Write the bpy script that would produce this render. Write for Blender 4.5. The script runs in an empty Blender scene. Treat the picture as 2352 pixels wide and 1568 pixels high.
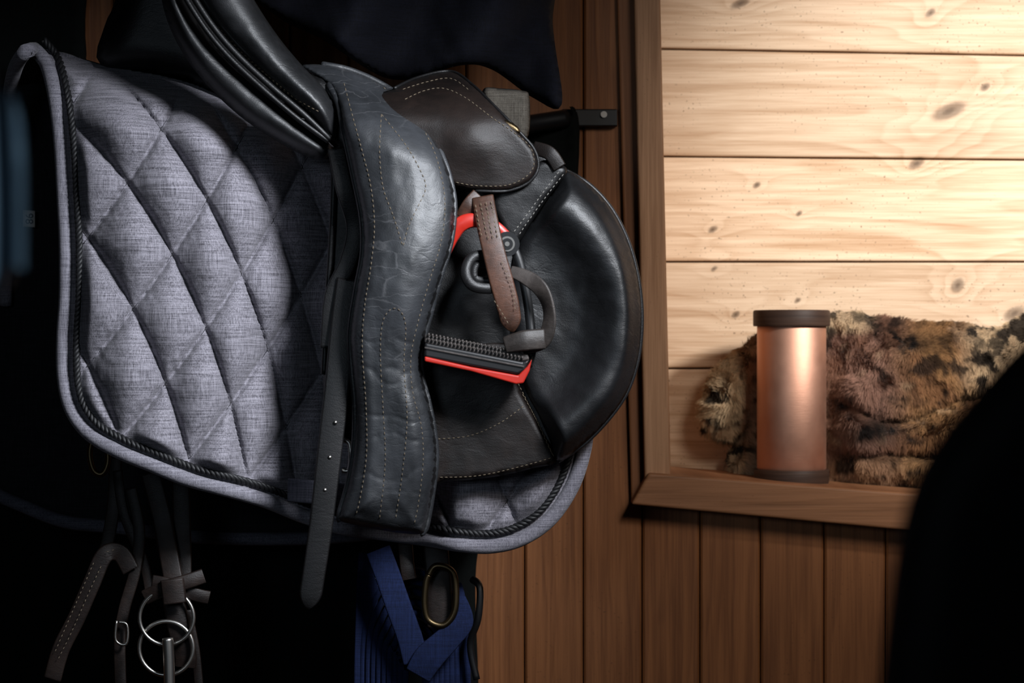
import bpy, math, random
import numpy as np
from mathutils import Vector
from mathutils.geometry import delaunay_2d_cdt
random.seed(4); rng=np.random.default_rng(4)
CY=-3.0; F=5400.0; CZ=1.45
scene=bpy.context.scene
def W(px,py,y):
    y=y+0.0*px
    d=y-CY
    return ((px-1176)/F*d, y, CZ-(py-784)/F*d)
# ---------------------------------------------------------------- noise
_T=rng.random((256,256))
def vnoise(x,y):
    x=np.asarray(x,float);y=np.asarray(y,float)
    xi=np.floor(x).astype(int);yi=np.floor(y).astype(int)
    fx=x-xi;fy=y-yi;fx=fx*fx*(3-2*fx);fy=fy*fy*(3-2*fy)
    g=lambda a,b:_T[a%256,b%256]
    return (g(xi,yi)*(1-fx)+g(xi+1,yi)*fx)*(1-fy)+(g(xi,yi+1)*(1-fx)+g(xi+1,yi+1)*fx)*fy
def fbm(x,y,o=3):
    s=0;a=.5
    for i in range(o):
        s=s+a*(vnoise(x*2**i+17*i,y*2**i+31*i)-.5);a*=.5
    return s
def sstep(a,b,x):
    t=np.clip((np.asarray(x,float)-a)/(b-a),0,1);return t*t*(3-2*t)
# ---------------------------------------------------------------- geometry helpers
def spline(pts,closed=False,step=6.0):
    P=[np.array(p,float) for p in pts];n=len(P);out=[]
    rngN=n if closed else n-1
    for i in range(rngN):
        p1=P[i];p2=P[(i+1)%n]
        p0=P[(i-1)%n] if (closed or i>0) else p1
        p3=P[(i+2)%n] if (closed or i<n-2) else p2
        L=np.linalg.norm((p2-p1)[:2]) if len(p1)>1 else 1
        if L<1e-6: continue
        k=max(1,int(L/step))
        for j in range(k):
            t=j/k
            out.append(.5*((2*p1)+(-p0+p2)*t+(2*p0-5*p1+4*p2-p3)*t*t+(-p0+3*p1-3*p2+p3)*t**3))
    if not closed: out.append(P[-1])
    return np.array(out)
def spline3(pts,n=12):
    P=[np.array(p,float) for p in pts];m=len(P);out=[]
    for i in range(m-1):
        p1=P[i];p2=P[i+1];p0=P[i-1] if i>0 else p1;p3=P[i+2] if i<m-2 else p2
        for j in range(n):
            t=j/n
            out.append(.5*((2*p1)+(-p0+p2)*t+(2*p0-5*p1+4*p2-p3)*t*t+(-p0+3*p1-3*p2+p3)*t**3))
    out.append(P[-1]);return np.array(out)
def empty(name,loc=(0,0,0)):
    e=bpy.data.objects.new(name,None);bpy.context.collection.objects.link(e);e.location=(0,0,0);return e
def mk(name,verts,faces,mat,smooth=True,parent=None):
    me=bpy.data.meshes.new(name)
    me.from_pydata([tuple(v) for v in verts],[],[tuple(f) for f in faces]);me.update()
    if mat: me.materials.append(mat)
    if smooth: me.polygons.foreach_set('use_smooth',[True]*len(me.polygons))
    o=bpy.data.objects.new(name,me);bpy.context.collection.objects.link(o)
    if parent: o.parent=parent
    return o
def flat(o):
    o.data.polygons.foreach_set('use_smooth',[False]*len(o.data.polygons));return o
def inside(px,py,poly):
    x=px;y=py;c=np.zeros(len(x),bool);n=len(poly)
    for i in range(n):
        x1,y1=poly[i];x2,y2=poly[(i+1)%n]
        if y1==y2: continue
        m=((y1>y)!=(y2>y))&(x<(x2-x1)*(y-y1)/(y2-y1)+x1);c^=m
    return c
def distpoly(px,py,poly):
    a=np.array(poly);b=np.roll(a,-1,axis=0);best=np.full(len(px),1e9)
    for i in range(len(a)):
        dx,dy=b[i]-a[i];L=dx*dx+dy*dy+1e-9
        t=np.clip(((px-a[i,0])*dx+(py-a[i,1])*dy)/L,0,1)
        dd=(px-a[i,0]-t*dx)**2+(py-a[i,1]-t*dy)**2
        np.minimum(best,dd,out=best)
    return np.sqrt(best)
class Sheet:
    def __init__(s,name,outline,depth,mat,step=9,thick=.004,parent=None,straight=False):
        poly=np.array(outline,float) if straight else spline(outline,True,step)
        keep=[0]
        for i in range(1,len(poly)):
            if np.linalg.norm(poly[i]-poly[keep[-1]])>step*.3: keep.append(i)
        poly=poly[keep]
        if straight:
            q=[]
            for i in range(len(poly)):
                a=poly[i];b=poly[(i+1)%len(poly)];k=max(1,int(np.linalg.norm(b-a)/step))
                for j in range(k): q.append(a+(b-a)*j/k)
            poly=np.array(q)
        s.poly=poly;s.depth=depth
        x0,y0=poly.min(0);x1,y1=poly.max(0)
        gx,gy=np.meshgrid(np.arange(x0,x1,step),np.arange(y0,y1,step*.87));
        gx=gx+(np.arange(gx.shape[0])%2)[:,None]*step*.5
        gx=gx.ravel();gy=gy.ravel()
        m=inside(gx,gy,poly);gx=gx[m];gy=gy[m]
        d=distpoly(gx,gy,poly);m=d>step*.5;gx=gx[m];gy=gy[m]
        n=len(poly)
        pts=[Vector((float(a),float(b))) for a,b in poly]+[Vector((float(a),float(b))) for a,b in zip(gx,gy)]
        r=delaunay_2d_cdt(pts,[],[list(range(n))],1,1e-5)
        V=np.array([[v.x,v.y] for v in r[0]]);faces=[list(f) for f in r[2]]
        yy=s.y(V[:,0],V[:,1])
        X,Y,Z=W(V[:,0],V[:,1],yy)
        vs=np.stack([X,Y,Z],1)
        ff=[]
        for f in faces:
            a,b,c=V[f[0]],V[f[1]],V[f[2]]
            cr=(b[0]-a[0])*(c[1]-a[1])-(b[1]-a[1])*(c[0]-a[0])
            ff.append(f if cr<0 else f[::-1])
        s.obj=mk(name,vs,ff,mat,True,parent)
        if thick>0:
            md=s.obj.modifiers.new('solid','SOLIDIFY');md.thickness=thick;md.offset=-1
    def y(s,px,py):
        px=np.atleast_1d(np.asarray(px,float));py=np.atleast_1d(np.asarray(py,float))
        d=distpoly(px,py,s.poly)
        return s.depth(px,py,d)*np.ones(len(px))
def rim(d,R,h):
    t=np.clip(d/R,0,1);return h*np.sqrt(1-(1-t)**2)
def frames(P):
    T=np.gradient(P,axis=0);T/=np.linalg.norm(T,axis=1)[:,None]+1e-9
    return T
def tube(name,P,r,mat,parent=None,n=10,closed=False,raw=False):
    P=np.array(P,float)
    if closed: T=np.roll(P,-1,0)-np.roll(P,1,0);T/=np.linalg.norm(T,axis=1)[:,None]+1e-9
    else: T=frames(P)
    m=len(P);rr=np.ones(m)*r
    N=np.cross(T[0],(0,1,0));
    if np.linalg.norm(N)<1e-3:N=np.cross(T[0],(1,0,0))
    N/=np.linalg.norm(N);Ns=[N]
    for i in range(1,m):
        N=N-T[i]*np.dot(N,T[i]);N/=np.linalg.norm(N)+1e-9;Ns.append(N)
    Ns=np.array(Ns);B=np.cross(T,Ns)
    vs=[];fs=[]
    for j in range(n):
        a=2*math.pi*j/n
        vs.append(P+(Ns*math.cos(a)+B*math.sin(a))*rr[:,None])
    vs=np.stack(vs,1).reshape(-1,3)
    for i in range(m if closed else m-1):
        i2=(i+1)%m
        for j in range(n):
            j2=(j+1)%n
            fs.append((i*n+j,i*n+j2,i2*n+j2,i2*n+j))
    if not closed:
        fs.append(tuple(range(n))[::-1]);fs.append(tuple((m-1)*n+j for j in range(n)))
    if raw: return vs,fs
    return mk(name,vs,fs,mat,True,parent)
def merge(parts):
    V=[];Fa=[];o=0
    for v,f in parts:
        V.append(np.asarray(v));Fa+= [tuple(i+o for i in q) for q in f];o+=len(v)
    return np.concatenate(V),Fa
def PX(pts,n=10):
    S=spline3(pts,n);X,Y,Z=W(S[:,0],S[:,1],S[:,2])
    return np.stack([X,Y,Z],1),(S[:,3:] if S.shape[1]>3 else None)
def strap(name,pts,width,thick,mat,parent=None,n=10,raw=False,point=False):
    pts=[tuple(p)+((0,) if len(p)==3 else ()) for p in pts]
    P,E=PX(pts,n);m=len(P);T=frames(P)
    w=np.interp(np.linspace(0,1,m),np.linspace(0,1,len(width)),width) if hasattr(width,'__len__') else np.ones(m)*width
    if point:
        k=min(6,m-1)
        for i in range(k): w[m-1-i]=w[m-1-i]*max(.12,math.sin((i+.4)/k*math.pi/2))
    Vw=np.array((0,-1.0,0))
    side=np.cross(T,Vw);side/=np.linalg.norm(side,axis=1)[:,None]+1e-9
    nor=np.cross(side,T)
    tw=np.radians(E[:,0]);s2=side*np.cos(tw)[:,None]+nor*np.sin(tw)[:,None];n2=np.cross(s2,T)
    sec=[(-.5,.0),(-.46,.35),(-.4,.5),(.4,.5),(.46,.35),(.5,0),(.46,-.35),(.4,-.5),(-.4,-.5),(-.46,-.35)]
    q=len(sec);vs=np.stack([P+s2*(a*w)[:,None]+n2*(b*thick) for a,b in sec],1).reshape(-1,3)
    fs=[]
    for i in range(m-1):
        for j in range(q):
            j2=(j+1)%q;fs.append((i*q+j,i*q+j2,(i+1)*q+j2,(i+1)*q+j))
    fs.append(tuple(range(q))[::-1]);fs.append(tuple((m-1)*q+j for j in range(q)))
    if raw: return vs,fs
    return mk(name,vs,fs,mat,True,parent)
def stitches(name,paths,surf,mat,parent,dash=7,gap=4,r=.00055,lift=.0004):
    parts=[]
    for path in paths:
        S=spline(path,False,2.0)
        d=np.concatenate([[0],np.cumsum(np.linalg.norm(np.diff(S,axis=0),axis=1))])
        tot=d[-1];t=0
        while t+dash<tot:
            a=np.array([np.interp(t,d,S[:,k]) for k in (0,1)]);b=np.array([np.interp(t+dash,d,S[:,k]) for k in (0,1)])
            parts.append((a,b));t+=dash+gap
    A=np.array([p[0] for p in parts]);B=np.array([p[1] for p in parts])
    if callable(surf): ya=surf(A[:,0],A[:,1]);yb=surf(B[:,0],B[:,1])
    else: ya=surf.y(A[:,0],A[:,1]);yb=surf.y(B[:,0],B[:,1])
    out=[]
    for a,b,y1,y2 in zip(A,B,ya,yb):
        p=np.array(W(a[0],a[1],y1-lift));q=np.array(W(b[0],b[1],y2-lift));m=(p+q)/2+np.array((0,-r*.8,0))
        out.append(tube('',[p,m,q],[r*.5,r,r*.5],None,n=5,raw=True))
    v,f=merge(out);return mk(name,v,f,mat,True,parent)
def box(name,c,s,mat,parent=None,bev=0):
    x,y,z=c;a,b,h=[k/2 for k in s]
    vs=[(x+i*a,y+j*b,z+k*h) for i in(-1,1) for j in(-1,1) for k in(-1,1)]
    fs=[(0,1,3,2),(4,6,7,5),(0,4,5,1),(2,3,7,6),(0,2,6,4),(1,5,7,3)]
    return mk(name,vs,fs,mat,False,parent)
def boards(name,quads,yf,yb,mat,parent=None,bev=.003,seg=2):
    vs=[];fs=[];bid=[]
    for q in quads:
        o=len(vs);n=len(q)
        f=[W(a,b,yf) for a,b in q]
        vs+=f+[(v[0],yb,v[2]) for v in f];r=random.random();bid+=[r]*(2*n)
        fs.append(tuple(o+i for i in range(n))[::-1]);fs.append(tuple(o+n+i for i in range(n)))
        for i in range(n):
            j=(i+1)%n;fs.append((o+i,o+j,o+n+j,o+n+i))
    ob=mk(name,vs,fs,mat,False,parent)
    at=ob.data.attributes.new('bid','FLOAT','POINT');at.data.foreach_set('value',bid)
    import bmesh
    bm=bmesh.new();bm.from_mesh(ob.data);bmesh.ops.recalc_face_normals(bm,faces=bm.faces);bm.to_mesh(ob.data);bm.free()
    if bev:
        m=ob.modifiers.new('b','BEVEL');m.width=bev;m.segments=seg
    return ob
# ---------------------------------------------------------------- material helpers
class NT:
    def __init__(s,name):
        s.m=bpy.data.materials.new(name);s.m.use_nodes=True;s.t=s.m.node_tree;s.b=s.t.nodes['Principled BSDF'];s.c=None
    def n(s,ty,**k):
        x=s.t.nodes.new(ty)
        for a,b in k.items():setattr(x,a,b)
        return x
    def l(s,a,b):s.t.links.new(a,b)
    def obj(s):
        if not s.c:s.c=s.n('ShaderNodeTexCoord').outputs['Object']
        return s.c
    def setv(s,inp,v):
        if hasattr(v,'is_output'):s.l(v,inp)
        else:inp.default_value=v
    def math(s,op,a,b=0.0,c=None,clamp=False):
        x=s.n('ShaderNodeMath',operation=op);x.use_clamp=clamp;s.setv(x.inputs[0],a)
        s.setv(x.inputs[1],b)
        if c is not None:s.setv(x.inputs[2],c)
        return x.outputs[0]
    def mapr(s,v,a,b,c=0.0,d=1.0):
        x=s.n('ShaderNodeMapRange',interpolation_type='SMOOTHSTEP');s.setv(x.inputs[0],v)
        for i,q in enumerate((a,b,c,d)):x.inputs[i+1].default_value=q
        return x.outputs[0]
    def map(s,scale,vec=None,loc=(0,0,0),rot=(0,0,0)):
        x=s.n('ShaderNodeMapping');s.l(vec or s.obj(),x.inputs[0]);x.inputs['Scale'].default_value=scale;x.inputs['Location'].default_value=loc;x.inputs['Rotation'].default_value=rot;return x.outputs[0]
    def noise(s,vec,scale=1,detail=2,rough=.5,dist=0):
        x=s.n('ShaderNodeTexNoise');s.l(vec,x.inputs['Vector']);x.inputs['Scale'].default_value=scale;x.inputs['Detail'].default_value=detail;x.inputs['Roughness'].default_value=rough;x.inputs['Distortion'].default_value=dist;return x.outputs['Fac']
    def vor(s,vec,scale=1,feature='F1'):
        x=s.n('ShaderNodeTexVoronoi',feature=feature);s.l(vec,x.inputs['Vector']);x.inputs['Scale'].default_value=scale;return x
    def mix(s,f,a,b,mode='MIX'):
        x=s.n('ShaderNodeMix',data_type='RGBA',blend_type=mode);s.setv(x.inputs[0],f)
        for i,v in ((6,a),(7,b)):
            if hasattr(v,'is_output'):s.l(v,x.inputs[i])
            else:x.inputs[i].default_value=(*v,1)
        return x.outputs[2]
    def col(s,v):
        if hasattr(v,'is_output'):s.l(v,s.b.inputs['Base Color'])
        else:s.b.inputs['Base Color'].default_value=(*v,1)
    def bump(s,h,strength=.3,dist=.002):
        x=s.n('ShaderNodeBump');s.l(h,x.inputs['Height']);x.inputs['Strength'].default_value=strength;x.inputs['Distance'].default_value=dist;s.l(x.outputs[0],s.b.inputs['Normal'])
    def rough(s,v):s.setv(s.b.inputs['Roughness'],v)
def leather(name,c1,c2,rough=.48,crack=0,scale=1.0,spec=.5,cmap=(9,9,48),crinkle=.24):
    t=NT(name);o=t.obj()
    n1=t.noise(o,9*scale,4,.6);n2=t.noise(o,60*scale,3,.6)
    f=t.math('ADD',t.math('MULTIPLY',t.mapr(n1,.35,.7),.7),t.math('MULTIPLY',t.mapr(n2,.4,.7),.3))
    c=t.mix(f,c1,c2)
    v=t.vor(o,700*scale).outputs['Distance']
    wr=t.noise(t.map((40,40,120)),1*scale,4,.6,1.2)
    h=t.math('ADD',t.math('MULTIPLY',v,.25),t.math('MULTIPLY',wr,.7))
    w=t.n('ShaderNodeVectorMath',operation='ADD')
    nn=t.n('ShaderNodeTexNoise');nn.inputs['Scale'].default_value=25;nn.inputs['Detail'].default_value=4;t.l(o,nn.inputs['Vector'])
    sc=t.n('ShaderNodeVectorMath',operation='SCALE');t.l(nn.outputs['Color'],sc.inputs[0]);sc.inputs['Scale'].default_value=.03
    t.l(o,w.inputs[0]);t.l(sc.outputs[0],w.inputs[1])
    e2=t.vor(t.map((38,38,85),w.outputs[0],(0,0,0),(0,.5,0)),1,'DISTANCE_TO_EDGE').outputs['Distance']
    cm=t.mapr(t.noise(o,16,3),.45,.68)
    h=t.math('SUBTRACT',h,t.math('MULTIPLY',t.math('MULTIPLY',t.mapr(e2,0,.12,1,0),cm),crinkle))
    if crack:
        e=t.vor(t.map(cmap,w.outputs[0]),1,'DISTANCE_TO_EDGE').outputs['Distance']
        ln=t.mapr(e,.0,.025,1,0)
        msk=t.mapr(t.noise(o,11,3),.45,.65)
        ln=t.math('MULTIPLY',ln,msk)
        c=t.mix(t.math('MULTIPLY',ln,crack),c,(.10,.10,.105))
        h=t.math('SUBTRACT',h,t.math('MULTIPLY',ln,.25))
    t.col(c);t.bump(h,.40,.0012)
    t.rough(t.math('ADD',rough-.10,t.math('MULTIPLY',n1,.26)))
    t.b.inputs['Specular IOR Level'].default_value=spec
    return t.m
def fabric(name,c1,c2,sheen=.1):
    t=NT(name)
    a=t.noise(t.map((22,22,800)),1,4,.65);b=t.noise(t.map((800,800,22)),1,4,.65);c=t.noise(t.obj(),1100,2)
    s=t.math('ADD',t.math('ADD',t.math('MULTIPLY',a,.40),t.math('MULTIPLY',b,.40)),t.math('MULTIPLY',c,.2))
    t.col(t.mix(t.mapr(s,.36,.64),c1,c2));t.rough(.9);t.b.inputs['Specular IOR Level'].default_value=.2
    pk=t.noise(t.map((60,60,60)),1,3,.6)
    t.bump(t.math('ADD',s,t.math('MULTIPLY',pk,1.2)),.5,.0012)
    t.b.inputs['Sheen Weight'].default_value=sheen
    return t.m
def plain(name,c,rough=.5,metal=0,bs=0,bd=.001,spec=.5):
    t=NT(name);n=t.noise(t.obj(),bs or 40,4,.6)
    t.col(t.mix(n,tuple(k*.75 for k in c),tuple(min(1,k*1.25) for k in c)));t.rough(rough);t.b.inputs['Metallic'].default_value=metal
    t.b.inputs['Specular IOR Level'].default_value=spec
    if bs:t.bump(n,.4,bd)
    return t.m
def wood(name,light,dark,axis='x',knots=None,rings=16,speck=0,yk=.8,auto=True,ringc=.42):
    t=NT(name);o=t.obj();sp=t.n('ShaderNodeSeparateXYZ');t.l(o,sp.inputs[0])
    X,Z=sp.outputs[0],sp.outputs[2]
    if axis!='x':X,Z=Z,X
    bid=t.n('ShaderNodeAttribute',attribute_name='bid').outputs['Fac']
    cv=t.n('ShaderNodeCombineXYZ');t.l(X,cv.inputs[0]);t.l(Z,cv.inputs[1]);t.l(t.math('MULTIPLY',bid,37.0),cv.inputs[2]);v=cv.outputs[0]
    warp=None;kmask=None
    def add(a,b):return b if a is None else t.math('ADD',a,b)
    wob=t.math('MULTIPLY',t.math('SUBTRACT',t.noise(v,120,3,.6),.5),.004)
    if knots:
        for (px,py,r,st) in knots:
            kx,_,kz=W(px,py,yk)
            if axis!='x':kx,kz=kz,kx
            dx=t.math('SUBTRACT',X,kx);dz=t.math('SUBTRACT',Z,kz)
            dz=t.math('SUBTRACT',dz,t.math('MULTIPLY',dx,.35))
            dx=t.math('MULTIPLY',dx,1/st)
            d2=t.math('SQRT',t.math('ADD',t.math('MULTIPLY',dx,dx),t.math('MULTIPLY',dz,dz)))
            g=t.math('EXPONENT',t.math('MULTIPLY',d2,-1/(r*2.6)))
            warp=add(warp,t.math('MULTIPLY',g,r*170))
            kk=t.math('ADD',t.mapr(t.math('ADD',d2,wob),r*.5,r*1.1,.75,0),t.mapr(t.math('ADD',d2,wob),r*.1,r*.5,.25,0))
            kmask=add(kmask,kk)
    if auto:
        vv=t.vor(t.map((1.1,7.2,1),v),1.0);dd=vv.outputs['Distance'];sc=t.n('ShaderNodeSeparateColor');t.l(vv.outputs['Color'],sc.inputs[0])
        gate=t.math('GREATER_THAN',sc.outputs[0],.5)
        vd=t.math('MULTIPLY',t.mapr(dd,.03,.09,1,0),gate)
        kmask=add(kmask,vd)
        warp=add(warp,t.math('MULTIPLY',t.math('EXPONENT',t.math('MULTIPLY',dd,-9.0)),t.math('MULTIPLY',gate,.9)))
    nz=t.noise(t.map((.9,8,1),v),1,3,.5)
    g=t.math('ADD',t.math('MULTIPLY',Z,rings*1.0),t.math('MULTIPLY',nz,5.0))
    g=t.math('ADD',g,t.math('MULTIPLY',bid,11.0))
    if warp is not None:g=t.math('ADD',g,warp)
    fr=t.math('FRACT',t.math('MULTIPLY',g,1.9))
    ring=t.math('MULTIPLY',t.math('POWER',fr,1.8),t.mapr(fr,.82,1,1,0))
    rm=t.mapr(t.noise(t.map((1.3,14,1),v,(3,5,7)),1,3,.6),.35,.65,.35,1)
    ring=t.math('MULTIPLY',ring,rm)
    fib=t.noise(t.map((9,420,1),v),1,4,.65)
    fib2=t.noise(t.map((2.5,60,1),v),1,4,.65)
    f=t.math('ADD',t.math('MULTIPLY',ring,ringc),t.math('MULTIPLY',t.mapr(fib2,.38,.68),.42))
    f=t.math('ADD',f,t.math('MULTIPLY',t.mapr(fib,.35,.65),.24),clamp=True)
    c=t.mix(f,light,dark)
    br=t.n('ShaderNodeHueSaturation');t.l(c,br.inputs['Color']);t.l(t.math('ADD',.88,t.math('MULTIPLY',bid,.24)),br.inputs['Value']);c=br.outputs[0]
    if kmask is not None:
        km=t.math('MINIMUM',kmask,1.0)
        c=t.mix(t.math('MULTIPLY',km,.88),c,tuple(k*.2 for k in dark))
    if speck:
        s=t.noise(v,260,2,.5);s2=t.noise(v,5,2)
        m=t.math('MULTIPLY',t.mapr(s,.67,.73),t.mapr(s2,.42,.58))
        c=t.mix(t.math('MULTIPLY',m,speck),c,tuple(k*.25 for k in dark))
    t.col(c);t.rough(.55);t.b.inputs['Specular IOR Level'].default_value=.3
    t.bump(t.math('ADD',t.math('MULTIPLY',f,-1),t.math('MULTIPLY',fib,.5)),.35,.0012)
    return t.m

M={}
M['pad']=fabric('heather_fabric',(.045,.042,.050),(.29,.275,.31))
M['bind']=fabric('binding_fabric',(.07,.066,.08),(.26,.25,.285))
M['padfar']=fabric('heather_fabric_shaded',(.006,.006,.007),(.02,.02,.024),0)  # same heather as the pad, far-side shadow put into the colour
M['rope']=plain('black_cord',(.005,.005,.006),.6)
M['seam']=plain('seam_thread',(.02,.019,.023),.8)
M['girth']=leather('girth_leather',(.008,.009,.0105),(.024,.026,.030),.49,.38,1,.62,crinkle=.3)
M['blk']=leather('black_leather',(.002,.002,.0022),(.006,.0056,.006),.46,0,1,.4)
M['brn']=leather('dark_brown_leather',(.003,.0018,.0014),(.010,.0055,.004),.50,0,1,.32)
M['knee']=leather('knee_roll_leather',(.003,.0033,.0038),(.010,.0105,.012),.46,0,1,.5)
M['seat']=leather('seat_leather',(.005,.0054,.006),(.018,.018,.020),.48,.0,1,.5)
M['strapbr']=leather('brown_strap_leather',(.020,.008,.004),(.080,.031,.016),.45,0,2)
M['strapgr']=leather('worn_strap_leather',(.018,.014,.012),(.055,.045,.04),.5,0,2)
M['bridle']=leather('bridle_leather',(.005,.0028,.0022),(.017,.0095,.007),.5,0,2,.35)
M['thread']=plain('tan_thread',(.13,.10,.065),.8)
M['threadw']=plain('pale_thread',(.22,.21,.19),.8)
M['red']=plain('red_enamel',(.38,.017,.009),.38)
M['iron']=plain('black_composite',(.005,.005,.0055),.4)
M['steel']=plain('steel',(.42,.40,.37),.34,1)
M['brass']=plain('brass',(.09,.065,.035),.4,1)
M['navy']=fabric('navy_blanket_cloth',(.001,.0011,.0024),(.0035,.004,.009),0)
M['green']=fabric('dark_green_cloth',(.0006,.001,.0008),(.002,.0035,.003),0)
M['blue']=fabric('blue_webbing_cloth',(.003,.006,.022),(.008,.016,.060),0)
M['tape']=fabric('grey_webbing',(.035,.036,.047),(.13,.13,.165),0)
M['towel']=fabric('towel_cloth',(.035,.029,.023),(.095,.085,.07),0)
nk=[(2180,255,.015,2.2),(2105,375,.010,1.6),(1738,425,.006,1.3),(1637,527,.0065,1.5),(2200,655,.013,1.0),(1690,722,.0065,1.2),(2262,200,.0075,1.3),(1832,690,.005,1.3),(2137,30,.008,1.2),(1700,8,.009,2),(1835,490,.005,1.3),(2330,720,.013,1.6),(1640,617,.005,1.3)]
M['wlight']=wood('pale_pine',(.80,.60,.42),(.43,.245,.125),'x',nk,16,.95,.82,False,.46)
M['wback']=plain('groove_shadow_wood',(.12,.05,.02),.8)
M['wframe']=wood('frame_pine',(.50,.275,.15),(.22,.10,.045),'z',None,44,.3)
M['wsill']=wood('sill_pine',(.40,.185,.088),(.17,.07,.028),'x',None,44,.3)
M['wshade']=wood('shaded_side_pine',(.26,.105,.042),(.11,.04,.015),'z',None,44,.2)  # pine with the frame's side shade put into the colour
M['wwall']=wood('wall_pine',(.30,.118,.042),(.11,.036,.011),'z',None,26,.4)
M['wdark']=wood('walnut',(.085,.047,.032),(.028,.016,.012),'x',None,90,0,.8,False)
# ---------------------------------------------------------------- room
q=[];G=1.6
xs=[-1500]+[x for x in [1475-135*k for k in range(22,0,-1)] if x>-1480]+[1475]
for a,b in zip(xs[:-1],xs[1:]): q.append([(a+G,-950),(b-G,-950),(b-G,2957),(a+G,2957)])
xr=[1475,1608,1747,1893,2035,2175,2320,2465,2610,2750]
for a,b in zip(xr[:-1],xr[1:]):
    q.append([(a+G,1140),(b-G,1140),(b-G,2957),(a+G,2957)]);q.append([(a+G,-950),(b-G,-950),(b-G,-260),(a+G,-260)])
for a in range(2750,3800,140): q.append([(a+G,-950),(a+140-G,-950),(a+140-G,2957),(a+G,2957)])
boards('wall_back',q,.60,.622,M['wwall'],bev=.003,seg=1)
boards('wall_back_underlay',[[(-1480,-940),(1460,-940),(1460,2940),(-1480,2940)],[(1460,1150),(2750,1150),(2750,2940),(1460,2940)],[(1460,-940),(2750,-940),(2750,-270),(1460,-270)]],.6225,.63,M['wback'],bev=0)
def lin(y0,sl,x):return y0+sl*(x-1520)
seams=[(-395,.03),(-138,.024),(112,.018),(359,.0095),(601,0),(846,-.004),(1092,-.006)]
q=[]
for (a,sa),(b,sb) in zip(seams[:-1],seams[1:]):
    q.append([(1430,lin(a,sa,1430)+2),(2850,lin(a,sa,2850)+2),(2850,lin(b,sb,2850)-2),(1430,lin(b,sb,1430)-2)])
boards('wall_niche',q,.82,.84,M['wlight'],bev=.003,seg=2)
boards('wall_niche_underlay',[[(1430,-390),(2850,-350),(2850,1090),(1430,1090)]],.8405,.85,M['wback'],bev=0)
boards('trim_1',[[(1449,-330),(1510,-330),(1541,1086),(1541,1110),(1482,1145)],],.565,.81,M['wframe'],bev=.004,seg=3)
boards('frame_shaded_side',[[(1408,-330),(1452,-330),(1487,1148),(1450,1157)]],.588,.6,M['wshade'],bev=.003)  # added board for the frame's side in shade, shade in its colour
boards('trim_3',[[(1490,1086),(2790,1186),(2790,1284),(1450,1158)]],.548,.815,M['wsill'],bev=.004,seg=3)
boards('trim_4',[[(2690,-330),(2790,-330),(2790,1180),(2690,1174)]],.565,.81,M['wframe'],bev=.004)
boards('trim_5',[[(1410,-400),(2790,-400),(2790,-331),(1410,-331)]],.565,.81,M['wsill'],bev=.004)
box('floor',(.1,-1.4,-.02),(4.2,4.1,.04),plain('stable_floor_concrete',(.12,.11,.10),.9,0,30,.002))
box('ceiling',(.1,-1.4,2.72),(4.2,4.1,.04),plain('ceiling_paint',(.10,.08,.06),.9))
box('wall_left',(-1.85,-1.4,1.35),(.05,4.1,2.7),plain('wall_grey_paint',(.08,.08,.085),.9,0,25,.001))
rk=empty('saddle_rack')
boards('plate',[[(1290,250),(1418,250),(1418,290),(1290,290)]],.583,.5995,M['iron'],rk,bev=.002)
c=W(1387,263,.582);flat(tube('screw',[(c[0],c[1]-.003,c[2]),(c[0],c[1]+.004,c[2])],.005,M['steel'],rk,n=12))
P,_=PX([(1300,272,.575),(1150,300,.5),(1050,350,.3),(900,390,.22)],8);tube('arm',P,.014,M['iron'],rk)
P,_=PX([(1250,400,.22),(900,395,.22),(350,340,.22)],8);tube('bar',P,.03,M['iron'],rk)
# ---------------------------------------------------------------- saddle pad
L=[((195,540),(0,0)),((285,408),(0,1)),((360,290),(0,2)),((430,190),(0,3)),((300,715),(1,0)),((400,580),(1,1)),((478,447),(1,2)),((545,335),(1,3)),((195,845),(1,-1)),((375,905),(2,0)),((475,755),(2,1)),((567,627),(2,2)),((645,490),(2,3)),((430,1050),(3,0)),((530,945),(3,1)),((610,810),(3,2)),((668,700),(3,3)),((170,262),(-1,1)),((232,150),(-1,2)),((285,1000),(2,-1)),((575,1085),(4,1)),((660,975),(4,2))]
Lp=np.array([a for a,_ in L],float)/1000;Li=np.array([b for _,b in L],float)
def basis(x,y):return np.stack([np.ones_like(x),x,y,x*x,x*y,y*y],1)
co,_,_,_=np.linalg.lstsq(basis(Lp[:,0],Lp[:,1]),Li,rcond=None)
Ainv=np.linalg.inv(np.array([[70,100],[190,-140]],float))
def lattice(px,py):
    ab=basis(px/1000,py/1000)@co
    r=np.stack([px-1165,py-1150],0);ab2=(Ainv@r).T
    m=(px>840)[:,None];return np.where(m,ab2,ab)
topx=np.array([60,230,420,560,900,1330]);topy=np.array([112,146,184,235,330,560])
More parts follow.
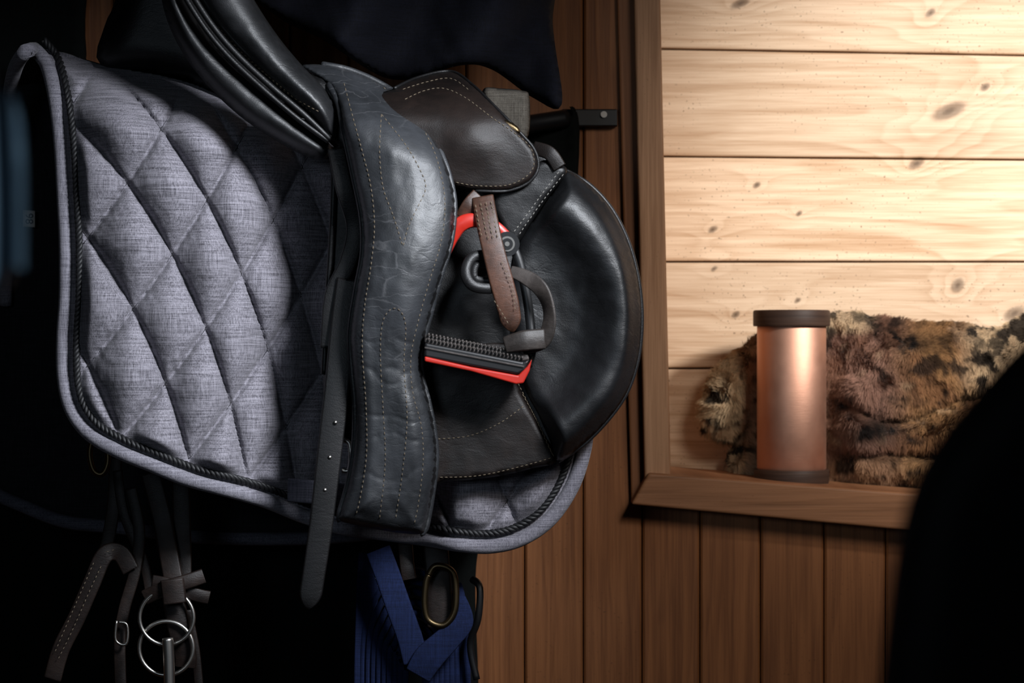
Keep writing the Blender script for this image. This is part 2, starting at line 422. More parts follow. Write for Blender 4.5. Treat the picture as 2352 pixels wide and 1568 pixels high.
def pad_y(px,py,d):
    ab=lattice(px,py)
    fa=np.abs(ab[:,0]-np.round(ab[:,0]));fb=np.abs(ab[:,1]-np.round(ab[:,1]))
    sa=np.sin(np.pi*np.clip(fa,0,.5));sb=np.sin(np.pi*np.clip(fb,0,.5))
    puff=(sa*sb)**.62
    seam=np.exp(-(fa/.04)**2)+np.exp(-(fb/.04)**2)
    edge=sstep(22,60,d)
    y=.05+.085*sstep(480,740,px)*(1-sstep(950,1050,px)*.75)
    y=y+.10*np.clip(1-(py-np.interp(px,topx,topy))/150,0,1)**2
    y=y+.05*np.clip(1-(px-135)/200,0,1)**2
    y=y-(.029*puff-.004*seam)*edge
    pk=np.exp(-np.minimum(fa,fb)*7)
    y=y+.0065*pk*fbm(px/11,py/20,2)*edge+.012*fbm(px/170,py/170,2)+.003*fbm(px/38,py/38,3)*edge
    y=y-.012*sstep(900,1150,py)*(px<800)
    return y
padE=empty('saddle_pad')
edgeL=[(78,112),(108,150),(128,230),(140,330),(147,450),(152,560),(152,680),(146,780),(148,870),(165,940),(205,995),(270,1035),(350,1068),(430,1100),(520,1124),(610,1150),(700,1186),(790,1212),(890,1226),(980,1238),(1060,1251),(1130,1254),(1200,1236),(1265,1190),(1315,1115),(1342,1030),(1348,960)]
top=[(1348,800),(1330,560),(1100,420),(900,330),(560,235),(420,184),(230,146),(140,120)]
pad=Sheet('quilted_panel',edgeL+top,pad_y,M['pad'],4.6,.006,padE)
parts=[]
def solve(A,B,x0):
    x=np.array(x0,float)
    lat=lambda p:basis(np.array([p[0]/1000]),np.array([p[1]/1000]))@co
    for _ in range(20):
        f=lat(x)[0]-np.array([A,B])
        J=np.stack([(lat((x[0]+1,x[1]))[0]-f-np.array([A,B])),(lat((x[0],x[1]+1))[0]-f-np.array([A,B]))],1)
        st=np.linalg.solve(J,-f);n_=np.linalg.norm(st)
        if n_>80: st*=80/n_
        x=x+st
        if n_<.05: break
    return x
def okp(x,lo,hi):
    if not(lo<x[0]<hi and 100<x[1]<1260):return False
    a=np.array([x[0]]);b=np.array([x[1]])
    return bool(inside(a,b,pad.poly)[0]) and distpoly(a,b,pad.poly)[0]>38
out=[]
for fam in (0,1):
    for k in range(-2,7):
        cur=[];x0=(400,600)
        for s in np.arange(-2.5,6.5,.12):
            A,B=(s,k) if fam==0 else (k,s)
            try:x=solve(A,B,x0)
            except Exception:continue
            r=(basis(np.array([x[0]/1000]),np.array([x[1]/1000]))@co)[0]-np.array([A,B])
            if np.abs(r).max()<.02 and okp(x,100,790): cur.append(x.copy());x0=tuple(x)
            else:
                if len(cur)>3: out.append(np.array(cur))
                cur=[]
        if len(cur)>3:out.append(np.array(cur))
        cur=[]
        for s in np.arange(-3,3,.12):
            A,B=(s,k-2) if fam==0 else (k-2,s)
            x=np.array([1165.,1150.])+np.array([[70,100],[190,-140]])@np.array([A,B])
            if okp(x,850,1400): cur.append(x)
        if len(cur)>3:out.append(np.array(cur))
for c_ in out:
    d_=np.concatenate([[0],np.cumsum(np.linalg.norm(np.diff(c_,axis=0),axis=1))])
    if (np.diff(d_)>80).any(): continue
    t_=np.arange(0,d_[-1],6.0)
    if len(t_)<4: continue
    x_=np.interp(t_,d_,c_[:,0]);y_=np.interp(t_,d_,c_[:,1]);yy=pad.y(x_,y_)
    parts.append(tube('',np.stack(W(x_,y_,yy-.0003),1),.0009,None,n=5,raw=True))
if parts:
    v,f=merge(parts);mk('quilting_seams',v,f,M['seam'],True,padE)
E=spline(edgeL,False,8)
def offs(E,k):
    T=np.gradient(E,axis=0);T/=np.linalg.norm(T,axis=1)[:,None];return E+np.stack([T[:,1],-T[:,0]],1)*k
yE=pad.y(E[:,0],E[:,1]);k=np.ones(9)/9;yE=np.convolve(np.pad(yE,4,'edge'),k,'valid')
X,Y,Z=W(E[:,0],E[:,1],yE)
pre,_=PX([(12,700,.40),(14,450,.36),(20,250,.27),(34,160,.2),(58,118,.14)],8)
tube('binding',np.concatenate([pre,np.stack([X,Y,Z],1)]),.0098,M['bind'],padE,12)
I=offs(E,30)
dd=np.concatenate([[0],np.cumsum(np.linalg.norm(np.diff(I,axis=0),axis=1))])
tt=np.arange(0,dd[-1],3.0);IX=np.interp(tt,dd,I[:,0]);IY=np.interp(tt,dd,I[:,1]);yI=pad.y(IX,IY)-.003
Pr=np.stack(W(IX,IY,yI),1);T=frames(Pr);Nn=np.cross(T,(0,1,0));Nn/=np.linalg.norm(Nn,axis=1)[:,None];Bn=np.cross(T,Nn)
parts=[]
for kx in range(3):
    ph=tt/34*2*math.pi+kx*2*math.pi/3
    parts.append(tube('',Pr+(Nn*np.cos(ph)[:,None]+Bn*np.sin(ph)[:,None])*.0026,.0028,None,n=6,raw=True))
v,f=merge(parts);mk('corded_piping',v,f,M['rope'],True,padE)
far=[(22,200),(10,500),(-40,850),(-60,1060),(-20,1125),(60,1165),(150,1198),(260,1210),(500,1235),(800,1230),(1150,1180),(1250,900),(1200,480),(900,340),(600,270),(430,230),(230,200),(120,190)]
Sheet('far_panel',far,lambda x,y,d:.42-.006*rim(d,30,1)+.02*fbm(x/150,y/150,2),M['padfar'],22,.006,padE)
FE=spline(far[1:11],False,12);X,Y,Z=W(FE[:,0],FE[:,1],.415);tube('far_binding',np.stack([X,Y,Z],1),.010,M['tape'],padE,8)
fr=[(78,112),(140,120),(230,146),(420,184),(560,235),(900,330),(1100,420),(1330,560)];bk=[(22,200),(120,190),(230,200),(430,230),(600,270),(900,340),(1080,430),(1200,480)]
vs=[];n=6
for a,b in zip(fr,bk):
    ya=float(pad.y([a[0]],[a[1]+4])[0]);pa=np.array(W(a[0],a[1],ya));pb=np.array(W(b[0],b[1],.42))
    for j in range(n): t=j/(n-1);vs.append(pa*(1-t)+pb*t)
fs=[(i*n+j,i*n+j+1,(i+1)*n+j+1,(i+1)*n+j) for i in range(len(fr)-1) for j in range(n-1)]
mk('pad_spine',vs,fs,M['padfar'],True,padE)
strap('girth_keeper',[(662,1125,.05),(700,1128,.035),(760,1135,.0),(800,1140,-.02)],.031,.003,M['tape'],padE)
# ---------------------------------------------------------------- saddle
sad=empty('saddle')
flapO=[(770,330),(762,450),(752,650),(742,850),(752,950),(800,1020),(870,1075),(950,1095),(1040,1102),(1140,1092),(1220,1074),(1280,1056),(1300,980),(1320,700),(1330,480),(1300,392),(1240,340),(1100,260),(900,210)]
def flap_y(x,y,d):
    yy=.012-.006*rim(d,12,1)-.014*np.exp(-((x-1020)/120)**2-((y-730)/130)**2)
    yy=yy-.01*np.exp(-((x-1110)/50)**2-((y-640)/60)**2)
    return yy+.004*fbm(x/60,y/60,3)
flap=Sheet('flap',flapO,flap_y,M['blk'],9,.005,sad)
lowO=[(1000,800),(1180,790),(1186,870),(1215,930),(1245,990),(1280,1056),(1220,1076),(1140,1094),(1040,1104),(960,1097),(930,900)]
low=Sheet('flap_lower',lowO,lambda x,y,d:.004-.006*rim(d,10,1)+.003*fbm(x/50,y/50),M['brn'],9,.004,sad)
stitches('flap_stitching',[[(1005,1008),(1080,1000),(1150,970),(1205,930)],[(1200,905),(1230,960),(1262,1030),(1278,1055)],[(1190,880),(1220,940),(1250,1000),(1270,1045)],[(1010,1096),(1100,1092),(1200,1070),(1270,1050)]],low,M['thread'],sad)
knO=[(1300,392),(1355,425),(1405,480),(1443,555),(1466,640),(1474,730),(1466,820),(1440,900),(1395,965),(1340,1020),(1282,1058),(1262,1010),(1235,950),(1205,890),(1185,800),(1172,690),(1185,570),(1240,480),(1275,430)]
def kn_y(x,y,d):
    r=np.hypot((x-1130)/345,(y-730)/345)
    prof=.034*np.exp(-((r-.87)/.19)**2)
    return .0-.014*rim(d,34,1)-prof*sstep(0,38,d)+.006*fbm(x/70,y/70,3)
kn=Sheet('knee_roll',knO,kn_y,M['knee'],7,.004,sad)
ro=spline(knO[0:11],False,8)
for kk,(of,rr) in enumerate([(-1,.0035),(-8,.0022)]):
    R=offs(ro,of*1.0) ;X,Y,Z=W(R[:,0],R[:,1],.004-.001*kk);tube('knee_roll_welt',np.stack([X,Y,Z],1),rr,M['knee'],sad,8)
gu=[(1150,430),(1236,372),(1270,372),(1303,392),(1262,450),(1215,520),(1187,560),(1160,540),(1130,470)]
gs=Sheet('flap_gusset',gu,lambda x,y,d:-.022-.006*rim(d,14,1)+.003*fbm(x/40,y/40),M['blk'],8,.004,sad)
stitches('gusset_stitching',[[(1294,400),(1255,450),(1215,505),(1188,545)],[(1283,395),(1245,445),(1205,500),(1178,535)]],gs,M['threadw'],sad)
strap('gusset_loop',[(1225,340,-.02),(1262,352,-.03),(1285,385,-.03)],.018,.004,M['brn'],sad)
skO=[(860,230),(905,203),(960,178),(1035,164),(1085,195),(1140,248),(1195,305),(1228,345),(1236,385),(1215,418),(1165,438),(1090,438),(1030,425),(960,400),(900,330)]
def sk_y(x,y,d):
    return -.035-.008*rim(d,14,1)+.14*np.clip(1-(y-160)/130,0,1)**2*1.0-.012*np.exp(-((x-1080)/70)**2-((y-330)/60)**2)+.004*fbm(x/60,y/60,2)
sk=Sheet('skirt',skO,sk_y,M['brn'],7,.004,sad)
P=spline(skO[1:12],False,8);yy=sk.y(P[:,0],P[:,1]);tube('skirt_welt',np.stack(W(P[:,0],P[:,1],yy-.001),1),.0022,M['blk'],sad,6)
stitches('skirt_stitching',[[(930,228),(975,208),(1020,203),(1070,225),(1130,270),(1175,300),(1218,338),(1226,380),(1205,408),(1160,426),(1090,426),(1045,418)],[(925,205),(980,188),(1035,180),(1075,205)]],sk,M['thread'],sad)
bt=[(1145,278),(1165,276),(1190,292),(1194,306),(1175,304),(1155,294)]
Sheet('nameplate',bt,lambda x,y,d:-.034+.14*np.clip(1-(y-160)/130,0,1)**2-.003*rim(d,6,1)-.006,M['brass'],4,.002,sad)
paO=[(330,-160),(362,-40),(385,50),(425,130),(485,205),(555,270),(630,320),(695,355),(738,368),(758,352),(752,322),(690,270),(610,205),(530,135),(455,50),(400,-60),(370,-160)]
Sheet('panel_roll',paO,lambda x,y,d:.03-rim(d,42,.055)+.004*fbm(x/50,y/50),M['seat'],7,.004,sad)
caO=[(400,-160),(430,-50),(480,45),(545,120),(620,195),(700,262),(762,322),(776,300),(772,245),(742,200),(692,148),(640,85),(590,10),(540,-80),(510,-160)]
def ca_y(x,y,d):return .0-rim(d,55,.05)+.004*fbm(x/50,y/50)
ca=Sheet('cantle_roll',caO,ca_y,M['seat'],7,.004,sad)
for dx,dy,r in((0,0,.0042),(-14,10,.0035),(12,-14,.0025)):
    P,_=PX([(395+dx,-100+dy,-.02),(440+dx,-15+dy,-.03),(490+dx,62+dy,-.032),(545+dx,126+dy,-.032),(620+dx,196+dy,-.032),(700+dx,264+dy,-.03),(760+dx*.3,322+dy*.3,-.025)],8);tube('cantle_piping',P,r,M['blk'],sad,8)
stitches('cantle_stitching',[[(500,60),(560,128),(640,195),(720,262)],[(528,82),(545,110),(600,160),(660,215),(735,258)]],ca,M['thread'],sad)
Sheet('seat_side',[(640,100),(690,160),(760,180),(830,210),(860,300),(800,360),(765,335),(700,270),(640,180)],lambda x,y,d:.02-rim(d,30,.02),M['blk'],12,.004,sad)
Sheet('seat_shell',[(232,150),(240,60),(265,0),(300,-160),(520,-160),(600,60),(680,180),(600,260),(400,180)],lambda x,y,d:.16-rim(d,70,.05),M['blk'],20,.01,sad)
Sheet('far_flap',[(x*.92+100,y*.92+60) for x,y in flapO],lambda x,y,d:.45-.0*d,M['blk'],30,.005,sad)
strap('billet_cover',[(772,340,-.035),(790,430,-.04),(815,520,-.03),(800,600,-.03),(765,680,-.03),(755,800,-.03)],.022,.004,M['blk'],sad)
P,_=PX([(768,350,0),(764,500,-.002),(752,700,-.002),(744,860,-.002)],8);tube('flap_edge_welt',P,.004,M['blk'],sad,8)
# ---------------------------------------------------------------- girth
gi=empty('girth')
giO=[(692,152),(740,148),(800,160),(870,190),(930,232),(985,300),(1020,370),(1040,440),(1043,490),(1034,560),(1010,640),(988,720),(968,800),(968,860),(985,930),(998,1000),(1001,1060),(993,1130),(978,1212),(965,1226),(905,1222),(840,1210),(782,1196),(780,1180),(800,1110),(814,1020),(816,930),(808,840),(805,760),(820,660),(834,580),(832,500),(812,400),(790,300),(778,240),(755,195)]
def gi_y(x,y,d):
    yy=-.055-rim(d,14,.010)-rim(d,100,.030)
    yy=yy+.11*np.clip(1-(y-140-.32*(x-690))/150,0,1)**2
    yy=yy-.018*np.exp(-((y-620)/150)**2)+.02*sstep(900,1230,y)
    yy=yy+.004*np.sin((x-.1*y)/24)*sstep(600,760,y)*sstep(20,50,d)
    cr=np.abs(np.sin(y/23+3*fbm(x/90,y/60,2)*2))
    yy=yy+.0014*(np.exp(-cr*9))*sstep(700,800,y)*sstep(14,30,d)
    return yy+.005*fbm(x/45,y/80,3)
Sheet('girth_backing',[(x+(7 if x>880 and y<1150 else 0),y) for x,y in giO],lambda x,y,d:gi_y(x,y,d)+.008,M['blk'],12,.004,gi)
g=Sheet('girth_body',giO,gi_y,M['girth'],5.5,.006,gi)
for nm,seg_ in (('edge_welt',giO[1:20]),('edge_welt.l',giO[22:])):
    P=spline(seg_,False,8);yy=g.y(P[:,0],P[:,1]);k=np.ones(7)/7;yy=np.convolve(np.pad(yy,3,'edge'),k,'valid')
    tube(nm,np.stack(W(P[:,0],P[:,1],yy+.001),1),.0042,M['girth'],gi,8)
stitches('girth_stitching',[
 [(790,190),(808,260),(830,340),(852,430),(860,520),(852,610),(838,700),(832,800),(840,920),(842,1040),(828,1140),(815,1190)],
 [(880,200),(940,250),(990,330),(1015,410),(1022,480),(1012,560),(985,650),(960,740),(944,820),(948,900),(968,980),(972,1060),(962,1150),(950,1210)],
 [(876,262),(872,350),(880,430),(905,500),(925,565)],[(876,262),(930,330),(965,390),(978,430),(962,470),(938,520),(926,565)],
 [(872,1190),(885,1060),(880,940),(874,820),(878,745),(895,712),(918,712),(932,750),(928,840),(935,960),(925,1080),(908,1195)],
],g,M['thread'],gi,7,5)
strap('strap',[(800,640,-.035),(785,760,-.04),(775,880,-.045),(766,960,-.048),(752,1080,-.05),(738,1200,-.05),(722,1310,-.05),(708,1398,-.05)],[.030,.03,.032,.032,.031,.030,.029,.029],.004,M['blk'],gi,10,point=True)
for (x,y) in((770,970),(757,1050),(746,1125)):
    a=np.array(W(x,y,-.0525));tube('hole',[a,a+np.array((0,.003,0))],.0025,M['steel'],gi,n=10)
P,_=PX([(790,1010,-.03),(803,1020,-.03),(805,1060,-.03),(800,1080,-.03),(785,1080,-.03)],6);tube('buckle',P,.003,M['steel'],gi,8)
# ---------------------------------------------------------------- stirrup + leather
st=empty('stirrup')
strap('red_arch',[(1022,585,-.05),(1040,540,-.055),(1062,513,-.058),(1095,506,-.058),(1135,518,-.058),(1165,545,-.056)],[.012,.018,.02,.018,.014,.014],.012,M['red'],st,10)
for nm,y0_,y1_,r_,m_ in (('pivot',-.070,-.045,.0155,'iron'),('pivot_ring',-.0715,-.069,.0095,'steel'),('pivot_inset',-.0725,-.070,.0072,'iron'),('pivot_bolt',-.0735,-.071,.003,'steel')):
    flat(tube(nm,[np.array(W(1165,560,y)) for y in(y0_,y1_)],[r_,r_],M[m_],st,24))
strap('side_arm',[(1168,545,-.05),(1192,600,-.05),(1208,670,-.05),(1218,740,-.05),(1222,800,-.055),(1212,840,-.06)],.012,.012,M['iron'],st,8)
strap('far_arm',[(1020,560,-.02),(985,650,-.015),(975,740,-.015),(975,790,-.02)],.012,.012,M['iron'],st,8)
def slab(name,poly,yf,yb,mat,par,bev=.003,sink=0):
    return boards(name,[poly],yf,yb,mat,par,bev,3)
slab('tread_red',[(975,830),(1080,852),(1185,882),(1202,880),(1216,852),(1222,824),(1210,842),(1190,862),(1080,842),(975,818)],-.089,-.03,M['red'],st,.002)
slab('tread_body',[(975,786),(1080,806),(1200,830),(1217,824),(1208,850),(1190,860),(1080,840),(975,820)],-.088,-.025,M['iron'],st,.003)
slab('tread_groove',[(975,796),(1205,840),(1203,844),(975,800)],-.0905,-.08,M['strapgr'],st,.0005)
slab('tread_top',[(975,768),(1100,788),(1213,814),(1216,826),(1195,830),(975,788)],-.086,-.03,M['strapgr'],st,.002)
pp=[]
for r_ in range(2):
    for i in range(26):
        t=i/25;c=np.array(W(985+t*215,(770 if r_==0 else 781)+t*42,-.089));pp.append(tube('',[c,c+np.array((0,0,.003))],[.002,.001],None,n=6,raw=True))
v,f=merge(pp);mk('tread_studs',v,f,M['strapgr'],True,st)
sl=empty('stirrup_leather')
def strapface(x,y):return np.interp(y,[450,550,640,740,765],[-.058,-.078,-.083,-.080,-.075])-.003
strap('hanging_strap',[(1108,452,-.055),(1118,505,-.07),(1132,570,-.078),(1150,640,-.081),(1166,700,-.08),(1178,762,-.075)],[.028,.028,.028,.03,.029,.024],.004,M['strapbr'],sl,10,point=True)
stitches('strap_stitching',[[(1092,470),(1103,530),(1112,550)],[(1104,466),(1114,520),(1124,552)],[(1128,462),(1138,520),(1144,548)],[(1116,464),(1126,520),(1134,550)],[(1135,690),(1160,730),(1172,752)],[(1152,600),(1176,660),(1184,720)]],strapface,M['thread'],sl,7,4,.0006)
strap('billet_end',[(1062,500,-.05),(1080,470,-.055),(1100,448,-.05)],.02,.004,M['strapbr'],sl,8)
strap('strap_loop',[(1172,622,-.07,10),(1210,638,-.078,0),(1242,664,-.085,-30),(1260,706,-.085,-50),(1260,752,-.085,-30),(1242,785,-.08,0),(1200,795,-.07,0)],[.014,.019,.022,.022,.02,.02,.02],.004,M['strapgr'],sl,10)
strap('keeper',[(1160,792,-.088,0),(1205,782,-.094,0),(1250,778,-.088,0)],[.02,.026,.026],.008,M['strapgr'],sl,8)
strap('coiled_strap',[(1125,585,-.055),(1085,592,-.062),(1070,625,-.07),(1085,655,-.075),(1125,662,-.07),(1150,650,-.06)],.014,.02,M['blk'],sl,8)
strap('coiled_strap_inner',[(1118,605,-.05),(1092,612,-.058),(1092,640,-.06),(1125,645,-.06)],.01,.02,M['blk'],sl,8)
# ---------------------------------------------------------------- background cloths
Sheet('navy_blanket',[(500,-300),(540,-60),(640,40),(740,90),(830,150),(890,180),(950,180),(1060,150),(1130,160),(1225,225),(1290,240),(1270,60),(1240,-300)],lambda x,y,d:.30-.02*rim(d,40,1)+.035*np.sin(x/48+y/110)+.02*fbm(x/60,y/90),M['navy'],12,.01)
Sheet('unlit_wall_cloth',[(-500,-300),(140,-300),(190,100),(230,400),(1200,300),(1310,250),(1320,420),(1310,900),(1290,1080),(1230,1180),(1100,1260),(1095,1700),(1000,1900),(-500,1900)],lambda x,y,d:.56+.02*np.sin(x/60+2*fbm(x/100,y/300))+.0*d,M['green'],20,.01)  # added dark cloth, standing for the unlit wall behind the saddle
Sheet('folded_towel',[(1110,205),(1150,203),(1200,208),(1216,222),(1216,300),(1200,320),(1150,300),(1110,260)],lambda x,y,d:.16-rim(d,16,.03)+.004*fbm(x/10,y/14,2),M['towel'],6,.01)
# ---------------------------------------------------------------- bridle
br=empty('bridle');B=M['bridle']
strap('cheek_strap',[(345,1085,.17),(370,1180,.17),(385,1260,.16),(400,1340,.15),(415,1400,.15)],.026,.004,B,br)
strap('crown_strap',[(415,1095,.18),(418,1200,.18),(420,1290,.17),(418,1400,.16)],.024,.004,B,br)
strap('brow_strap',[(265,1050,.2),(262,1150,.2),(250,1230,.19),(235,1290,.18)],.018,.004,B,br)
strap('nose_strap',[(300,1310,.17),(275,1270,.17),(240,1275,.165),(210,1340,.165),(175,1420,.17),(140,1490,.175),(120,1560,.18)],.024,.004,B,br)
strap('rein',[(300,1120,.2),(320,1220,.19),(310,1310,.18),(285,1400,.18),(275,1480,.18),(280,1640,.18)],.016,.004,B,br)
strap('rein.l',[(430,1400,.18),(450,1500,.18),(462,1640,.18)],.012,.004,B,br)
strap('throat_strap',[(270,1080,.2),(285,1180,.195),(330,1290,.19),(345,1360,.18)],.014,.004,B,br)
strap('bow_strap',[(332,1372,.13),(380,1350,.12),(430,1335,.12),(468,1322,.125)],.020,.006,B,br)
strap('bow_strap_b',[(350,1335,.135),(400,1345,.13),(450,1365,.13),(480,1372,.135)],.018,.005,B,br)
strap('keeper',[(395,1330,.115),(402,1385,.115)],.032,.01,B,br)
strap('bit_strap',[(400,1380,.14),(410,1440,.14),(425,1500,.145),(425,1530,.15)],.03,.008,B,br)
def ring(name,cx,cy,y,R,r,mat,par,sx=1,tilt=0):
    c=np.array(W(cx,cy,y));P=[c+np.array((R*sx*math.cos(a),R*tilt*math.cos(a),R*math.sin(a))) for a in np.linspace(0,2*math.pi,40,endpoint=False)]
    return tube(name,P,r,mat,par,8,True)
ring('bit_ring',383,1418,.125,.036,.0026,M['steel'],br);ring('bit_ring.l',382,1488,.13,.036,.0028,M['steel'],br)
P,_=PX([(385,1465,.11),(388,1520,.11),(390,1640,.11)],6);tube('bit_mouthpiece',P,.0075,M['steel'],br,12)
P,_=PX([(268,1425,.165),(266,1470,.165),(290,1478,.165),(292,1435,.165),(272,1428,.165)],5);tube('buckle',P,.002,M['steel'],br,6)
bf=lambda x,y:np.interp(y,[1270,1560],[.158,.172])
stitches('bridle_stitching',[[(232,1300),(200,1370),(165,1450),(130,1520)],[(215,1292),(190,1350),(155,1430),(125,1500)],[(262,1262),(240,1268)]],bf,M['thread'],br,7,5,.0005)
P,_=PX([(215,1000,.1),(206,1040,.1),(215,1080,.1),(235,1088,.1),(248,1060,.1),(245,1010,.1)],6);tube('brass_loop',P,.004,M['brass'],br,6)
# ---------------------------------------------------------------- halter (blue)
ha=empty('blue_halter');BL=M['blue']
strap('webbing',[(868,1262,.14),(890,1320,.135),(918,1400,.13),(940,1460,.13),(955,1520,.13)],.034,.003,BL,ha)
strap('webbing.b',[(960,1550,.125),(985,1510,.12),(1030,1465,.12),(1062,1425,.122),(1055,1370,.13),(1050,1340,.14)],[.036,.04,.034,.03,.016,.012],.003,BL,ha)
parts=[]
for i in range(9):
    w=118-i*12;pts=[(955-w,1720,0),(955-w,1480+i*6,0),(955-w*.85,1390+i*18,.17),(955-w*.5,1330+i*22,.17),(955,1310+i*24,.17),(955+w*.5,1340+i*22,.17),(955+w*.85,1400+i*18,.17),(955+w,1490+i*6,.17),(955+w,1720,.17)]
    pts=[(a,b,.17+ (8-i)*.004) for a,b,_ in pts]
    parts.append(strap('',pts,.009,.03,None,raw=True,n=6))
v,f=merge(parts);mk('folded_webbing',v,f,BL,True,ha)
strap('side_strap',[(848,1270,.19),(842,1400,.19),(838,1560,.19),(838,1720,.19)],.03,.004,BL,ha)
P,_=PX([(985,1320,.12),(1000,1300,.12),(1030,1305,.12),(1045,1330,.12),(1045,1400,.12),(1020,1435,.12),(985,1425,.12),(975,1390,.12),(978,1340,.12),(985,1320,.12)],6);tube('halter_buckle',P,.0045,M['brass'],ha,8)
strap('leather_piece',[(930,1240,.16),(935,1300,.15),(940,1330,.15)],.02,.005,B,ha)
strap('leather_piece.b',[(1000,1250,.15),(1008,1350,.14),(1010,1440,.14)],.034,.006,B,ha)
P,_=PX([(1085,1330,.16),(1102,1350,.15),(1098,1420,.15),(1080,1480,.16),(1095,1560,.16)],6);tube('snap',P,.005,M['iron'],ha,8)
# ---------------------------------------------------------------- copper flask
fl=empty('copper_flask');yf=.66;d=yf-CY;cx=(1818-1176)/F*d;zb=CZ-(1104-784)/F*d;k=d/F
def lathe(name,prof,mat,par,seg=96):
    vs=[];fs=[];m=len(prof)
    for i,(r,z) in enumerate(prof):
        for j in range(seg):
            a=2*math.pi*j/seg;vs.append((cx+r*math.cos(a),yf+r*math.sin(a),z))
    for i in range(m-1):
        for j in range(seg):
            j2=(j+1)%seg;fs.append((i*seg+j,i*seg+j2,(i+1)*seg+j2,(i+1)*seg+j))
    fs.append(tuple(range(seg))[::-1]);fs.append(tuple((m-1)*seg+j for j in range(seg)))
    o=mk(name,vs,fs,mat,True,par);md=o.modifiers.new('e','EDGE_SPLIT');md.split_angle=math.radians(40);return o
t=NT('brushed_copper');st_=t.noise(t.map((60,60,1200)),1,3,.6);st2=t.noise(t.obj(),35,4,.6)
t.col(t.mix(st2,(.70,.38,.27),(.80,.48,.35)));t.b.inputs['Metallic'].default_value=1;t.rough(t.math('ADD',.50,t.math('MULTIPLY',st2,.14)));t.bump(t.math('ADD',st_,t.math('MULTIPLY',st2,1.5)),.22,.0006);M['cop']=t.m
rb=79*k;z0=zb
lathe('base_ring',[(84*k,z0-.004),(85.5*k,z0),(86*k,z0+24*k),(84.5*k,z0+27*k),(70*k,z0+27*k)],M['wdark'],fl)
lathe('body',[(rb*.97,z0+26*k),(rb,z0+29*k),(rb,z0+354*k),(rb*.97,z0+357*k)],M['cop'],fl)
lathe('lid',[(rb*.95,z0+355*k),(87*k,z0+355*k),(88*k,z0+358*k),(88*k,z0+388*k),(86.5*k,z0+391*k),(84*k,z0+392*k)],M['wdark'],fl)
# ---------------------------------------------------------------- fur throw
fuO=[(1735,775),(1790,745),(1850,730),(1900,722),(1955,716),(2010,728),(2080,738),(2150,742),(2200,738),(2260,752),(2310,748),(2360,722),(2450,700),(2560,760),(2600,900),(2600,1140),(2400,1135),(2200,1128),(2080,1118),(1980,1112),(1905,1098),(1880,1095),(1730,1088),(1680,1080),(1668,1050),(1685,1015),(1650,1005),(1615,980),(1612,930),(1628,870),(1665,825)]
def fu_y(x,y,d):
    w=60*fbm(x/160,y/160,2)
    f=np.sin((x+.9*y+3*w)/62)*.5+fbm(x/130,y/100,2)*1.6
    yy=.775-rim(d,80,.06)-.03*sstep(0,90,d)-.036*f*sstep(0,90,d)
    t=(y-(930+.10*(x-2050)+35*np.sin((x-1930)/70)))
    yy=yy+.045*np.exp(-(t/18)**2)*sstep(1900,1990,x)-.025*np.exp(-((t-60)/45)**2)*sstep(1900,1990,x)
    t2=y-(1035+.03*(x-1900)); yy=yy+.04*np.exp(-(t2/14)**2)*sstep(1890,1930,x)
    yy=yy+.03*np.exp(-((x-(1735-.25*(y-850)))/13)**2)*(y>800)
    yy=yy-.02*sstep(1030,1090,y)
    wgt=sstep(1680,1740,x)*(1-sstep(1890,1990,x))
    return yy*(1-wgt)+np.maximum(yy,.738)*wgt
def furcol(x,y):
    n1=fbm(x/60,y/60,3)*2;n2=fbm(x/45+9,y/38+5,3)*2;n3=fbm(x/26+3,y/24+8,2)*2
    cream=np.array((.60,.44,.27));brown=np.array((.15,.062,.03));mau=np.array((.26,.14,.10));dk=np.array((.009,.006,.005));gold=np.array((.30,.155,.065))
    L=(1-sstep(1700,1770,x))[:,None]
    Tt=np.maximum(sstep(2170,2260,x)*(1-sstep(830,930,y)),(1-sstep(745,770,y))*(1-sstep(1980,2020,x)))[:,None]
    c=mau*(1-sstep(2020,2120,x))[:,None]+gold*sstep(2020,2120,x)[:,None]
    c=c*(1-sstep(-.1,.3,n1)[:,None]*.6)+brown*sstep(-.1,.3,n1)[:,None]*.6
    cr=np.clip(np.maximum(np.maximum(L,Tt*.8),sstep(.2,.5,n2)[:,None]*.3),0,1);c=c*(1-cr)+cream*cr
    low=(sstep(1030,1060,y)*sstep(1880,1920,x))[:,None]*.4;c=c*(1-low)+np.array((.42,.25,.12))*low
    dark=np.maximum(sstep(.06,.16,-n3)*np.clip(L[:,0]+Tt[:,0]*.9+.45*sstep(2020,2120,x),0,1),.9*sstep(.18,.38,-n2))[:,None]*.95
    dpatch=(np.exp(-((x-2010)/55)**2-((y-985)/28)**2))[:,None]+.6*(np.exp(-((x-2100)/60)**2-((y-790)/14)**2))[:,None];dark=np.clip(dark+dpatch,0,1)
    return c*(1-dark)+dk*dark
t=NT('faux_fur');at=t.n('ShaderNodeAttribute',attribute_name='fcol').outputs['Color'];t.l(at,t.b.inputs['Base Color']);t.rough(.75);t.b.inputs['Specular IOR Level'].default_value=.15;t.b.inputs['Sheen Weight'].default_value=.08;M['fur']=t.m
fuE=empty('fur_throw')
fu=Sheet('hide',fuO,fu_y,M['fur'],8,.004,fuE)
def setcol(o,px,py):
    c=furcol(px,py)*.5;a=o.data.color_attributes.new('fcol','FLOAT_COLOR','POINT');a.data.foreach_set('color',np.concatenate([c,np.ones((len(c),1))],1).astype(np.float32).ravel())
vv=np.zeros(len(fu.obj.data.vertices)*3);fu.obj.data.vertices.foreach_get('co',vv);vv=vv.reshape(-1,3)
